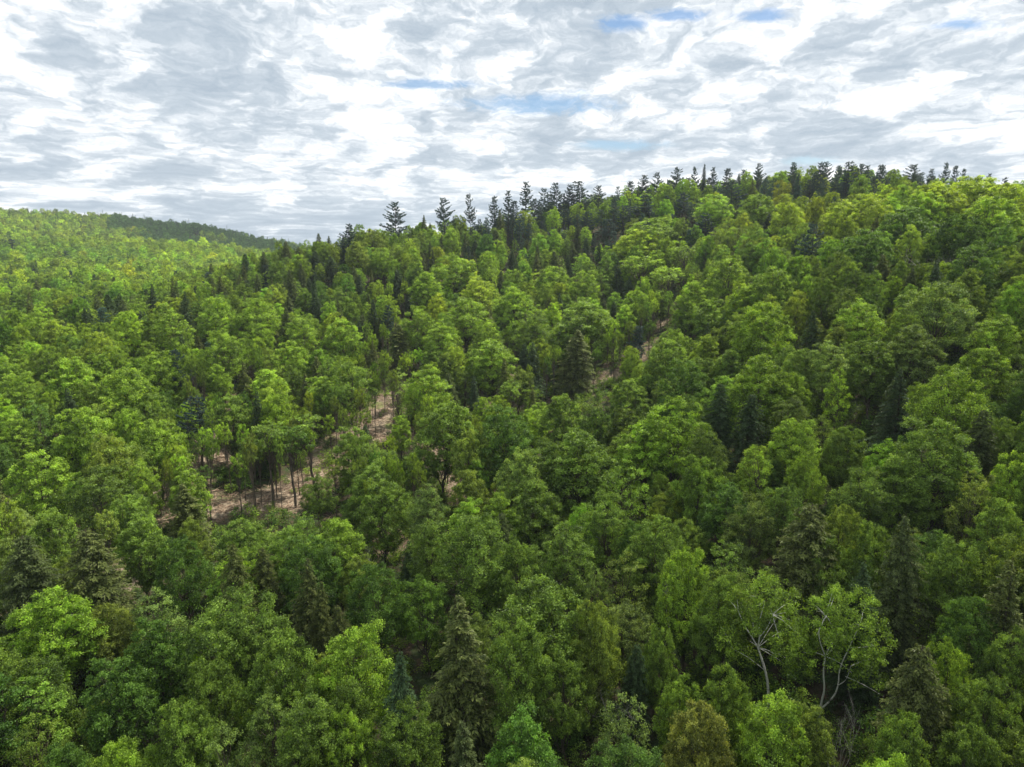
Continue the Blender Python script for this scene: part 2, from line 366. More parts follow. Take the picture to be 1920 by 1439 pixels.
def pine(seed, h=20.0, rad=3.6, base=0.3, narrow=False):
    rng = np.random.RandomState(seed)
    Cs, Ns, As, vs, lines = [], [], [], [], []
    lines.append((limb([0, 0, -0.6], [rng.normal()*0.3, rng.normal()*0.3, h*0.985], rng, 0, 8, 0.03), 0.24*h/20*np.linspace(1.2, 0.10, 8)))
    z = h*base; lop = rng.uniform(0, 6.28)
    while z < h*0.97:
        t = (z/h-base)/(1-base)
        prof = (1-t)**0.75*min(1, 0.55+t*2.2) if not narrow else (1-t)**0.9*0.55+0.06
        nb = rng.randint(4, 7); a0 = rng.uniform(0, 6.3)
        for b in range(nb):
            a = a0 + 2*pi*b/nb + rng.normal()*0.3
            if rng.rand() < 0.14 + 0.18*cos(a*2+lop): continue
            ln = rad*prof*rng.uniform(0.4, 1.3)*(1 + 0.30*cos(a-lop) + 0.18*sin(5*t+lop)) + 0.35
            d = np.array([cos(a), sin(a), 0]); side = np.array([-sin(a), cos(a), 0])
            q = np.linspace(0, 1, 6); up = rng.uniform(-0.02, 0.22)*(1+t) - (0.12 if narrow else 0)
            lp = d*(q*ln)[:, None]; lp[:, 2] = z + up*ln*q + 0.20*ln*q*q*q
            lines.append((lp, 0.05*(0.4+ln/rad)*np.linspace(1, 0.2, 6)))
            nt = max(4, int(ln*6.5))
            s = rng.uniform(0.30, 1.02, nt); lat = rng.uniform(-1, 1, nt)*0.34*ln*(1.15-s)
            tc_ = d*(s*ln)[:, None] + side*lat[:, None]; tc_[:, 2] = z + up*ln*s + 0.20*ln*s**3 + rng.uniform(-0.05, 0.22, nt)
            m = 15; k = np.repeat(np.arange(nt), m)
            dirn = unit(rng.normal(size=(nt*m, 3))*0.75 + d*0.5 + np.array([0, 0, 0.65]))
            Cs.append(tc_[k] + dirn*0.15); As.append(dirn); Ns.append(rng.normal(size=(nt*m, 3)) + [0, 0, .5])
            vs.append(np.clip(0.4 + (rng.normal(size=nt)*0.18)[k] + rng.normal(size=nt*m)*0.15 + 0.2*(s-0.6)[k], 0, 1))
        z += rng.uniform(0.45, 0.95)*(1.1-0.4*t)*(0.7 if narrow else 1)
    C = np.concatenate(Cs); N = np.concatenate(Ns); A = np.concatenate(As); v = np.concatenate(vs)
    L = 0.34*rng.uniform(0.7, 1.3, len(C))
    V, F = leaves(C, N, L, L*0.26, rng, axis=A, bend=0.0)
    crown = new_mesh('crown', V, [F], [M_pine], attr=np.repeat(v, 4))
    Vt, Ft = tubes(lines, 5)
    return new_mesh('trunk', Vt, [Ft], [M_ever], smooth=True), crown, h, rad

def branching(seed, h=10.0, spread=0.55, depth=4, r0=0.13, mat=None, stem=0.45, lean=0.1):
    """leafless tree: one mesh of forked limbs"""
    rng = np.random.RandomState(seed); lines = []
    def grow(p, d, L, r, lv):
        k = 5; pts = [p]; dd = d.copy()
        for i in range(k-1):
            dd = unit(dd + rng.normal(size=3)*0.13 + np.array([0, 0, 0.05])); pts.append(pts[-1] + dd*L/(k-1))
        lines.append((np.array(pts), r*np.linspace(1, 0.55 if lv < depth else 0.15, k)))
        if lv >= depth: return
        nb = 2 + (rng.rand() < 0.55) + (1 if lv >= 2 else 0)
        for b in range(nb):
            at = pts[-1] if b < 2 else pts[rng.randint(1, k-1)]
            nd = unit(dd + rng.normal(size=3)*spread + np.array([0, 0, 0.12]))
            grow(at, nd, L*rng.uniform(0.55, 0.8), r*rng.uniform(0.42, 0.6), lv+1)
    grow(np.array([0, 0, -0.5]), unit(np.array([rng.normal()*lean, rng.normal()*lean, 1])), h*stem, r0, 0)
    Vt, Ft = tubes(lines, 5)
    s = h/Vt[:, 2].max()
    Vt = Vt*s
    return new_mesh('trunk', Vt, [Ft], [mat or M_dead], smooth=True), Vt[:, 2].max()

# ------------------------------------------------------------------ where the thinned clearing lies (runs over the ground, found from the photo)
def ghit(px, py):
    h_ = hit(px, py, 0.0); return np.array(h_[:2])
RUNS = [([(400, 965), (520, 945), (600, 905), (635, 850), (705, 800), (735, 755), (722, 712)], 5.8),
        ([(590, 1000), (700, 960), (745, 1020)], 3.0),
        ([(730, 800), (840, 885), (900, 930)], 3.5),
        ([(1000, 765), (1090, 738), (1125, 712)], 3.5), ([(1165, 690), (1235, 640)], 2.5), ([(1250, 610), (1270, 590), (1300, 560)], 3.5), ([(760, 605), (770, 590)], 3.0), ([(930, 770), (980, 690)], 1.5),
        ([(310, 930), (380, 870), (470, 820), (440, 760)], 4.0),
        ([(60, 1120), (120, 1075), (220, 1100)], 3.0)]
RUNS = [([ghit(*p) for p in pts], wd) for pts, wd in RUNS]
def clear_dist(x, y):
    """distance outside the clearing (negative inside)"""
    x = np.asarray(x, float); y = np.asarray(y, float); best = np.full(x.shape, 1e9)
    for pts, wd in RUNS:
        for a, b in zip(pts[:-1], pts[1:]):
            ab = b-a; t = np.clip(((x-a[0])*ab[0] + (y-a[1])*ab[1])/max(ab@ab, 1e-6), 0, 1)
            best = np.minimum(best, np.hypot(x-a[0]-t*ab[0], y-a[1]-t*ab[1]) - wd)
    return best + (vnoise(x+300, y+300, 7)-0.5)*9

# ------------------------------------------------------------------ ground: one sheet to the horizon
def tag(o, label=None, cat=None, group=None, kind=None):
    if label: o['label'] = label
    if cat: o['category'] = cat
    if group: o['group'] = group
    if kind: o['kind'] = kind
    return o
ga = np.concatenate([np.linspace(-pi, -0.75, 60, endpoint=False), np.linspace(-0.75, 0.75, 420), np.linspace(0.75, pi, 60)[1:]])
gd = np.concatenate([[0.0], np.geomspace(4, 420, 330), np.geomspace(430, 9000, 90)])
AA, DD = np.meshgrid(ga, gd, indexing='ij')
GX, GY = DD*np.sin(AA), DD*np.cos(AA); GZ = ground(GX, GY)
cd = clear_dist(GX.ravel(), GY.ravel())
clr = np.clip(0.5 - cd/3.0, 0, 1); clr[DD.ravel() > 420] = 0
na, nd = AA.shape
ii = np.arange(na-1)[:, None]*nd; jj = np.arange(nd-1)[None, :]
GF = np.stack([ii+jj, ii+jj+1, ii+nd+jj+1, ii+nd+jj], -1).reshape(-1, 4)
M_ground = bpy.data.materials.new('forest_floor'); M_ground.use_nodes = True; t = NT(M_ground.node_tree)
gtc = t.n('ShaderNodeTexCoord').outputs['Object']
n1 = t.noise(gtc, 0.35, 6, 0.6); n2 = t.noise(gtc, 2.2, 5, 0.7); n3 = t.noise(gtc, 0.11, 3, 0.5)
litter = t.mix(t.ss(n2, 0.3, 0.7), (0.035, 0.028, 0.018, 1), (0.085, 0.062, 0.040, 1))
litter = t.mix(t.ss(n1, 0.42, 0.6), litter, (0.035, 0.055, 0.018, 1))
slash = t.mix(t.ss(n2, 0.35, 0.68), (0.10, 0.080, 0.056, 1), (0.40, 0.320, 0.230, 1))
slash = t.mix(t.ss(n1, 0.50, 0.66), slash, (0.16, 0.115, 0.078, 1))
slash = t.mix(t.ss(n3, 0.56, 0.68), slash, (0.15, 0.17, 0.06, 1))
gc = t.mix(t.n('ShaderNodeAttribute', attribute_name='var').outputs['Fac'], litter, slash)
gb = t.n('ShaderNodeBsdfPrincipled', {'Base Color': gc, 'Roughness': 0.95, 'Specular IOR Level': 0.1,
    'Normal': t.n('ShaderNodeBump', {'Height': n2, 'Strength': 0.8, 'Distance': 0.25}).outputs[0]})
t.n('ShaderNodeOutputMaterial', {0: gb.outputs[0]})
gme = new_mesh('ground', np.stack([GX.ravel(), GY.ravel(), GZ.ravel()], 1), [GF], [M_ground], smooth=True, attr=clr)
go = bpy.data.objects.new('ground', gme); col.objects.link(go); tag(go, kind='structure')

# ------------------------------------------------------------------ tree forms
FORMS = {}
FORMS['M'] = [broadleaf(11, 15, 4.6, 0.22, 92), broadleaf(12, 16, 4.2, 0.26, 86, style='tall'), broadleaf(13, 15, 4.6, 0.20, 90),
              broadleaf(14, 15, 4.4, 0.18, 84, per=480, lsize=0.18), broadleaf(15, 15.5, 4.5, 0.30, 70, per=460, lsize=0.19, open_=0.15), broadleaf(16, 14.5, 4.7, 0.20, 96, per=420, lsize=0.20),
              broadleaf(17, 16, 4.0, 0.30, 74, per=420, lsize=0.17, style='tall', open_=0.1)]
FORMS['T'] = [broadleaf(21, 15, 3.0, 0.66, 34, per=300, open_=0.15), broadleaf(22, 16, 2.8, 0.62, 34, per=300, open_=0.25), broadleaf(23, 14, 3.2, 0.68, 36, per=280, open_=0.2)]
FORMS['L'] = [broadleaf(31, 13, 3.0, 0.15, 60, per=420, lsize=0.15, style='tall', open_=0.15), broadleaf(32, 13, 3.4, 0.2, 54, per=300, lsize=0.17, open_=0.35)]
FORMS['H'] = [hemlock(41, rad=3.6, power=0.72, dens=1.15), hemlock(42, rad=3.8, power=0.6, dens=1.2), hemlock(43, rad=3.2, power=0.85)]
FORMS['S'] = [hemlock(45, h=20, rad=2.2, power=0.85, dens=1.1, droop=0.45, mat=M_pine), hemlock(46, h=20, rad=2.6, power=0.75, dens=0.9, droop=0.4, mat=M_pine)]
FORMS['P'] = [pine(51), pine(52, rad=4.2, base=0.4), pine(53, rad=3.0, base=0.35), pine(54, rad=3.8, base=0.25), pine(55, rad=4.0, base=0.5)]
def with_none(r): return (r[0], None, r[1], r[1]*0.3)
FORMS['X'] = [with_none(branching(61, 11, 0.5, 4, 0.12)), with_none(branching(62, 12, 0.42, 4, 0.11, stem=0.6)), with_none(branching(63, 9, 0.6, 5, 0.11))]
FORMS['F'] = [broadleaf(71, 14, 4.6, 0.2, 46, per=70, lsize=0.5, far=True), broadleaf(72, 14, 4.4, 0.2, 42, per=70, lsize=0.5, far=True, style='vase'), broadleaf(73, 15, 4.2, 0.2, 44, per=70, lsize=0.48, far=True, style='tall'), broadleaf(74, 14, 4.7, 0.25, 50, per=70, lsize=0.48, far=True)]
FORMS['G'] = [hemlock(75, h=18, rad=3.2, far=True)]
BIRCH_A = broadleaf(81, 15, 4.5, 0.30, 96, per=330, lsize=0.17, bark=M_birch, off=(-1.0, -0.5), open_=0.25, windows=((-1.5, 8.6, 1.5, 1.7), (-0.3, 4.0, 1.5, 4.2), (-2.9, 9.6, .8, .9)), stem_lines=[
    ([(0, 0, -.6), (-.1, -.3, 2), (-.3, -.5, 4), (-.9, -.7, 6), (-1.4, -.8, 7.4)], [.26, .23, .19, .16, .14]),
    ([(-1.4, -.8, 7.4), (-2.0, -1.2, 8.6), (-2.8, -1.4, 9.8), (-3.4, -1.2, 11)], [.12, .10, .07, .03]),
    ([(-1.4, -.8, 7.4), (-1.3, -1.2, 8.8), (-1.5, -1.3, 10.2), (-1.1, -1, 12.4)], [.12, .10, .08, .03]),
    ([(-1.3, -1.2, 8.8), (-.7, -1.5, 10), (-.3, -1.4, 11.4)], [.09, .07, .03]),
    ([(-2.0, -1.2, 8.6), (-1.9, -1.5, 10), (-2.3, -1.6, 11.3)], [.08, .06, .03]),
    ([(-.6, -.6, 5), (-2.2, -1.5, 6.6), (-3.6, -2, 7.4)], [.06, .04, .02])])
BIRCH_B = broadleaf(82, 14.5, 4.2, 0.28, 90, per=330, lsize=0.17, bark=M_birch, off=(1.2, -0.5), windows=((-0.1, 6.5, 1.0, 2.4), (0.8, 3.2, 1.7, 3.8), (-.8, 9.6, .8, 1.3), (1.4, 6.5, .9, 2.2), (2.8, 5.9, 1.8, .5)), stem_lines=[
    ([(0, 0, -.6), (.1, -.3, 2), (.3, -.5, 3.6), (0, -.7, 5.4), (.05, -.8, 7.2)], [.20, .18, .15, .13, .12]),
    ([(.05, -.8, 7.2), (-.6, -1.2, 8.9), (-.7, -1.4, 10.1), (-.2, -1.2, 11.4)], [.10, .08, .06, .03]),
    ([(.05, -.8, 7.2), (1.2, -1.4, 7.3), (2.0, -1.6, 6.9)], [.06, .04, .02]),
    ([(.05, -.8, 7.2), (-.9, -1.4, 7.7), (-1.5, -1.6, 7.5)], [.06, .04, .02]),
    ([(.1, -.2, 1.2), (1.1, -.6, 3), (1.4, -.8, 4.6), (1.3, -.8, 6.2), (1.9, -.8, 8.5), (2.6, -.6, 11)], [.15, .13, .11, .10, .08, .03]),
    ([(1.4, -.8, 4.6), (2.0, -1.3, 5.6), (2.2, -1.5, 7.2)], [.07, .05, .02]),
    ([(1.9, -.9, 5.7), (3.4, -1.8, 5.9), (5.0, -2.4, 5.6)], [.05, .04, .02]),
    ([(2.0, -.8, 8.6), (3.0, -1.6, 9.4), (3.8, -1.8, 9.9)], [.06, .05, .02])])
FORMS['B'] = [BIRCH_A, BIRCH_B]
FORMS['D'] = [with_none(branching(91, 11, 0.36, 5, 0.13, stem=0.5, lean=0.05))]

TINT = dict(g=(1, 1, 1), b=(1.35, 1.32, 1.0), y=(1.75, 1.5, 1.0), d=(0.66, 0.78, 0.75), p=(1.25, 1.15, 1.7), o=(1.15, 1.0, 1.1), k=(1.45, 1.04, 1.5), h=(1, 1, 1), n=(1.2, 1.1, 0.95), e=(0.75, 0.95, 1.3), v=(0.6, 0.75, 0.9), l=(1.45, 1.45, 1.0))

# trees picked out of the photo: form, tint, x, y of the top, width (photo pixels), height in metres
HAND = [
# bottom left
('M','l',85,1112,165,14),('M','d',290,1165,130,14),('M','g',430,1112,180,15),('M','d',215,1235,150,14),('M','g',535,1192,150,15),('M','b',655,1175,165,15),
('M','g',400,1240,130,13),('M','g',590,1275,150,14),('L','p',500,1290,110,13),('L','p',430,1352,110,12),('M','g',330,1335,140,13),('M','b',210,1395,140,13),('M','g',560,1385,120,12),
('L','n',60,1345,120,12),('H','n',180,985,135,17),('H','h',40,1000,120,17),('H','n',440,1022,85,16),('H','n',560,1045,90,15),('H','n',590,1095,60,13),('M','d',345,1010,110,14),
('M','g',260,965,110,14),('M','g',90,960,110,14),('M','b',660,1350,100,12),('M','d',120,1395,120,11),('M','g',640,1270,120,13),('M','g',480,1165,100,13),
# bottom middle
('H','n',862,1122,175,18),('H','e',735,1222,90,15),('M','g',1020,1082,200,16),('M','g',975,1165,150,15),('M','o',1110,1130,110,15),('M','g',1060,1240,110,12),('M','d',700,1060,130,14),
('M','g',885,965,170,15),('M','g',800,970,110,14),('M','g',970,1010,110,14),('M','g',1060,985,130,14),('M','o',880,885,90,13),('M','g',1010,905,120,14),('M','b',940,930,100,13),('L','p',1110,1065,70,12),
('L','o',1170,1040,110,13),('M','g',1245,972,130,15),('M','b',1290,1035,120,15),('X','h',1252,1038,60,13),('M','d',1200,980,90,13),('M','g',770,1320,130,12),('H','h',880,1340,110,12),
('M','g',1250,1180,80,12),('L','p',1180,1300,130,12),('X','h',1160,1290,120,9),('M','g',1290,1265,100,12),('H','n',640,1130,60,12),('M','g',1140,930,120,15),
# bottom right
('B','l',1462,1078,150,15),('B','l',1560,1092,150,14.5),('D','h',1590,1262,110,15),('M','k',1300,1312,140,13),('M','b',1440,1300,150,13),('M','g',1360,1250,110,13),('M','g',1340,1080,110,14),
('H','n',1512,938,140,17),('M','o',1580,945,90,14),('H','h',1705,962,105,17),('M','g',1640,985,100,14),('H','n',1735,1202,140,15),('M','b',1780,1200,90,13),('M','g',1860,1270,120,12),('M','g',1690,1345,120,12),
('M','g',1830,1360,130,11),('H','n',1905,1055,130,16),('M','g',1560,1010,110,13),('M','g',1800,1010,120,13),('H','v',1620,1050,90,15),('M','g',1900,1180,110,12),('M','d',1840,1120,120,12),('M','o',1530,1330,110,11),
('M','d',1360,905,120,14),('L','b',1430,832,85,14),('M','b',1500,788,110,14),('M','b',1515,850,80,13),('M','g',1620,880,120,13),('M','g',1765,795,170,15),('M','g',1680,870,130,13),('M','b',1895,850,100,14),
('M','g',1580,800,90,12),('M','g',1870,940,110,13),('M','d',1750,990,110,12),
# centre
('M','l',1220,792,130,16),('M','l',1265,748,140,14),('M','g',1095,808,160,15),('M','g',1025,830,120,14),('M','d',950,768,130,14),('M','b',1000,768,70,12),('M','g',1060,745,100,12),('H','v',1352,718,75,17),('H','v',1402,735,80,16),
('M','g',1180,715,80,12),('M','d',1280,680,110,13),('M','g',1255,640,90,12),('M','b',1430,665,130,14),('M','g',1370,655,80,13),('M','b',1480,700,90,13),('X','h',1450,705,80,11),('H','v',1695,688,95,16),('M','b',1780,690,150,11),('M','b',1850,655,110,12),
('L','l',1575,688,60,14),('M','p',1560,640,110,15),('M','b',1620,560,110,15),('M','g',1500,655,90,13),('H','h',1845,765,80,15),('M','g',1790,745,110,12),('M','g',1890,790,90,12),
('M','b',1430,568,120,14),('H','v',1528,580,55,15),('M','p',1770,530,140,15),('M','p',1720,610,120,15),('M','g',1640,640,110,14),('M','b',1870,590,110,14),('L','l',1860,600,70,13),('M','g',1335,560,80,13),('M','b',1300,530,70,13),
# clearing trees
('M','g',825,757,125,14),('M','b',750,780,50,11),('T','g',503,790,80,16),('T','d',545,800,75,15),('T','g',580,778,90,15),('M','g',590,890,65,10),('T','g',470,815,60,14),('M','g',660,805,90,11),('M','g',700,835,90,11),
('M','g',690,870,110,12),('M','g',780,845,70,11),('M','g',720,905,120,13),('M','g',655,935,60,9),('M','g',450,975,100,9),('M','g',540,990,110,9),('M','b',620,980,120,11),('M','d',580,1010,130,11),('M','b',350,880,90,13),('H','n',345,905,80,12),
('P','e',368,742,65,16),('P','e',335,655,50,17),('H','n',450,680,65,18),('M','b',400,685,65,13),('M','b',500,695,90,14),('H','o' ,570,700,45,14),('M','b',600,705,80,13),('M','g',655,683,95,14),('M','b',290,790,110,13),
('M','b',160,765,120,14),('L','d',65,750,90,14),('M','b',230,690,110,14),('M','b',130,670,100,14),('M','g',270,740,90,14),('M','b',40,700,90,13),('M','b',30,780,80,13),('M','b',70,850,120,12),('M','g',190,880,120,13),('M','g',230,930,100,12),
('M','b',300,660,90,13),('M','g',430,745,90,12),('L','p',745,690,60,14),('M','b',805,685,110,15),('M','g',815,650,60,13),('H','e',888,700,45,14),('M','b',925,635,110,17),('H','v',1000,640,60,16),('H','n',1075,615,85,18),
('T','g',965,710,50,14),('M','g',1010,590,90,14),('M','g',1095,570,120,15),('H','n',695,640,35,14),('H','n',750,608,80,15),('H','n',603,630,45,13),('H','v',588,543,42,15),('H','v',600,560,35,14),('H','v',745,505,45,15),('H','v',768,520,38,14),
('T','b',1200,480,80,17),('T','b',1255,500,70,16),('T','g',1285,460,60,16),('M','b',1195,545,65,14),('M','g',1240,545,50,12),('P','e',1198,610,40,12),('H','v',1158,488,45,17),('H','h',1135,560,40,12),('H','v',1150,565,40,12),
# middle slope
('M','b',850,480,90,14),('M','y',900,520,90,14),('M','b',800,510,80,14),('M','b',870,560,100,14),('M','b',960,540,90,14),('M','b',1040,500,80,14),('M','b',1100,510,70,14),('M','b',830,600,90,14),('M','b',780,575,80,13),
('M','g',1090,560,70,13),('M','b',640,600,80,14),('M','b',560,590,80,14),('M','b',480,560,90,14),('M','b',400,560,80,14),('M','b',320,580,90,14),('H','v',205,548,45,17),('H','v',155,575,40,15),('M','b',420,620,90,14),('M','b',540,640,80,14),
('H','h',985,448,36,14),('H','h',1075,450,34,14),('H','v',1100,445,26,14),('H','v',1125,450,30,15),('H','v',1215,445,32,13),('M','b',1225,410,110,14),('M','y',1200,430,80,13),('M','b',1290,560,60,12),('M','b',720,465,50,12),
('M','y',1580,375,90,13),('M','y',1640,365,90,13),('M','l',1420,365,80,13),('M','y',1480,380,70,13),('M','l',1340,365,80,13),('M','y',1760,345,110,14),('M','y',1830,330,120,14),('M','b',1870,370,120,14),('M','y',1900,345,100,14),('M','d',1700,390,120,14),
('M','l',1730,360,90,13),('M','b',1370,480,90,14),('M','g',1450,500,90,14),('M','b',1400,540,80,13),('M','d',1620,430,100,14),('X','h',1775,455,130,14),('X','h',1765,395,80,13),('M','d',1840,450,120,14),('M','d',1800,400,100,14),
('P','e',1525,418,58,19),('S','e',1498,322,42,24),('P','e',1280,362,60,17),('P','e',1325,398,45,15),('P','e',1210,365,65,18),('P','e',1170,385,45,17),('P','e',1145,410,40,14),('P','e',1375,340,50,15),
# skyline pines
('P','e',648,418,34,15),('P','e',738,377,50,20),('P','e',835,370,44,20),('P','p',885,363,24,17),('P','e',925,366,32,17),('P','e',952,357,26,18),('P','e',988,341,34,21),('P','e',1015,352,30,19),('P','e',1045,340,34,21),('P','e',1068,345,28,20),
('P','e',1090,337,50,22),('P','e',1122,347,34,20),('P','e',1180,338,34,18),('P','e',1203,328,34,19),('P','e',1235,322,30,18),('P','e',1270,313,38,19),('P','e',1303,312,26,18),('S','v',1320,305,24,20),('P','e',1340,313,22,18),
('P','e',1365,314,34,16),('P','e',1392,318,30,15),('P','e',1422,306,28,17),('P','e',1470,322,28,14),('P','e',1545,303,36,19),('P','e',1556,301,30,18),('P','e',1576,315,34,16),('X','h',1592,310,8,16),('P','e',1607,318,26,15),('P','e',1625,310,34,17),
('P','e',1652,307,26,18),('P','e',1680,322,26,14),('P','e',1714,307,46,16),('P','e',1746,316,22,15),('P','e',1775,303,24,19),('P','e',1791,309,24,18),('P','e',1806,316,20,16),('P','e',1860,325,20,12),('P','e',1880,331,24,11),
('H','n',795,402,24,13),('H','n',560,462,60,14),('H','v',590,470,50,13),('M','o',700,430,50,13),('M','o',670,452,60,13),('H','v',620,480,50,13),('P','v',500,495,30,14),('P','v',455,490,34,13),
# darker mass below the skyline tops
('P','e',965,375,34,16),('P','v',1005,372,30,15),('P','e',1030,362,34,16),('P','e',1058,362,34,15),('P','v',1080,364,36,16),('P','e',1105,364,36,15),('P','e',1132,374,32,14),('P','v',1020,388,36,14),('P','e',1060,392,36,14),('P','e',1095,396,40,15),('P','e',978,396,30,13),
('P','e',1255,336,30,14),('P','v',1290,332,34,14),('P','e',1330,332,30,14),('P','e',1380,336,34,14),('P','v',1410,336,34,13),('P','e',1440,330,30,14),('P','e',1490,336,34,13),('P','v',1520,336,34,14),('P','e',1566,330,34,15),('P','e',1590,336,30,13),('P','e',1640,330,34,14),('P','v',1668,336,30,13),('P','e',1700,334,34,14),('P','e',1735,336,28,12),
('H','v',1440,400,34,13),('H','v',1180,520,34,13),('H','v',960,470,30,13),('H','h',1040,470,34,14),('H','v',890,450,30,13),('H','h',830,440,30,13),('H','h',930,430,34,13),('H','v',700,560,40,14),('H','h',680,590,40,13),
# pines on the far hill
('P','e',20,388,12,17),('P','e',50,382,12,17),('P','e',66,384,14,16),('P','e',85,383,9,16),('P','e',103,383,9,16),('P','e',115,384,9,15),('P','e',285,402,14,15),('P','e',305,403,16,15),('P','e',330,405,14,14),('P','e',385,420,12,12),
('P','v',20,448,30,16),('P','v',124,470,24,16),('P','v',62,505,18,14),
]

# ------------------------------------------------------------------ choose every tree: (form, index, x, y, z, sx, sz, rot, tint, hand)
rng = np.random.RandomState(2024)
TREES = []
def add_tree(kind, idx, x, y, width, height, tint, hand, rot=None, hue='g', src=None):
    f = FORMS[kind][idx]
    TREES.append(dict(kind=kind, idx=idx, x=x, y=y, z=float(ground(x, y)) - 0.1, sx=width/2/f[3], sz=height/f[2], w=width, h=height,
                      rot=rng.uniform(0, 2*pi) if rot is None else rot, tint=tuple(tint), hand=hand, d=sqrt(x*x+y*y), hue=hue, src=src))
for n_, (kind, tn, px, py, wpx, h) in enumerate(HAND):
    q = hit(px, py, h)
    if q is None or q[2] > 1400:                 # on a skyline: stand it on the crest of its ridge
        dpx = dir_px(px, py); az = atan2(dpx[0], dpx[1]); ds = np.arange(180, 1400, 4.0)
        el = (ground(ds*sin(az), ds*cos(az)) - CAMZ + 12)/ds
        far_ = px < 560
        el = np.where((ds > 600) if far_ else (ds < 420), el, -9)
        d = float(ds[int(np.argmax(el))]); x, y = d*sin(az), d*cos(az)
        want = CAMZ + d*dpx[2]/np.hypot(dpx[0], dpx[1]) - float(ground(x, y))
        if not 7 < want < 32: print('SKYLINE', kind, px, py, round(d), round(want, 1))
        h = min(max(want, 8), 30 if not far_ else 13 + (px % 5)); q = (x, y, d)
    x, y, d = q
    _, _, f = project(x, y, float(ground(x, y)) + h*0.7)
    wid = wpx*f/1280*0.97
    idx = rng.randint(len(FORMS[kind])); rot = None
    if kind == 'B': idx = 0 if px < 1500 else 1; rot = -atan2(x, y)
    tv = np.array(TINT[tn])*(1 + rng.normal()*0.08)*(0.78 if kind == 'B' else 1)
    if kind == 'H': wid *= 1.42 if d < 110 else 1.25
    if kind == 'P': wid *= 1.25 if py > 400 else 1.08
    if kind == 'M' and h < 1.5*wid:              # a wide crown belongs to a taller tree
        h2 = min(1.5*wid, 18.5); q2 = hit(px, py, h2)
        if q2 is not None and q2[2] < 420: h = h2; x, y, d = q2; wid *= project(x, y, float(ground(x, y)) + h*0.7)[2]/f
    if kind == 'B': wid = FORMS['B'][idx][3]*2; h = FORMS['B'][idx][2]
    if kind in 'XD' and wid < 1.5: idx = 1
    add_tree(kind, idx, x, y, wid, h, tv, True, rot, tn, (px, py))
nh = len(TREES)
hx = np.array([[t['x'], t['y'], t['w']/2] for t in TREES])
KEEP = [(p, q) for p, q in ((610, 870), (628, 850), (600, 905), (640, 900), (620, 925), (480, 950), (430, 955), (520, 965), (400, 950), (560, 940), (700, 790), (725, 800), (740, 775), (722, 725), (600, 975),
        (840, 880), (1110, 735), (1130, 710), (1080, 745), (1230, 640), (1245, 610), (1262, 590), (1298, 560), (1215, 640), (1160, 690), (730, 775), (640, 870), (765, 600), (430, 900), (470, 900), (530, 905), (500, 930), (655, 915),
        (690, 985), (720, 1030), (735, 1080), (1040, 750), (410, 870), (1275, 575), (1300, 1050-430))]
KEEP = np.array(KEEP, float)
kd = np.array([(lambda g: g[2] if g else 1e9)(hit(*k)) for k in KEEP])
PROT = []
for t_ in TREES:
    if t_['d'] > 330: continue
    for fr in ((0.12, 0.3, 0.5, 0.75) if t_['kind'] in 'BD' else (0.78,) if t_['kind'] != 'P' else (0.6, 0.85)):
        px, py, f = project(t_['x'], t_['y'], t_['z'] + t_['h']*fr); PROT.append((float(px), float(py), t_['d']))
PROT = np.array(PROT)
# horizon of the canopy, to leave out what lies hidden behind a ridge
az_s = np.linspace(-0.8, 0.8, 241); ds_s = np.arange(30, 1500, 5.0)
EL = np.array([(ground(ds_s*sin(a), ds_s*cos(a)) - CAMZ + 9)/ds_s for a in az_s]); EM = np.maximum.accumulate(EL, axis=1)
def hidden(x, y, top):
    a = atan2(x, y); d = sqrt(x*x+y*y)
    if abs(a) > 0.8: return False
    i = int(round((a+0.8)/1.6*240)); j = min(len(ds_s)-1, int((d-30)/5))
    return j > 8 and (top - CAMZ)/d < EM[i, max(0, j-8)] - 0.004
def fill(sp, d0, d1, a0, a1, far):
    n = int(d1/sp)+2
    for iy in range(0, int(d1/(sp*0.87))+2):
        for ix in range(-n, n+1):
            x = (ix + 0.5*(iy % 2))*sp + rng.uniform(-.36, .36)*sp; y = iy*sp*0.87 + rng.uniform(-.36, .36)*sp
            d = sqrt(x*x+y*y); a = atan2(x, y)
            if not (d0 <= d < d1 and a0 <= a <= a1): continue
            yield x, y, d, a
CN = lambda x, y: float(vnoise(x+2000, y+2000, 60))
def colour(x, y, d):
    c = CN(x, y); r = rng.rand()
    px, py, _ = project(x, y, float(ground(x, y)) + 12)
    right = px > 1330 and py > 520
    if d > 130 and not right: k = 'b' if r < 0.55 else 'g' if r < 0.82 else 'l' if r < 0.90 else 'y' if r < 0.95 else 'd'
    else: k = 'g' if r < 0.42 else 'b' if r < 0.62 else 'd' if r < 0.76 else 'o' if r < 0.88 else 'p' if r < 0.96 else 'l'
    if px > 1340 and py < 430: k = 'y' if r < 0.5 else 'b' if r < .8 else 'l'
    t_ = np.array(TINT[k])*(0.82 + 0.34*c)*max(0.6, 1 + rng.normal()*0.14)*np.array([1+rng.normal()*0.07, 1, 1+rng.normal()*0.12])
    return k, t_
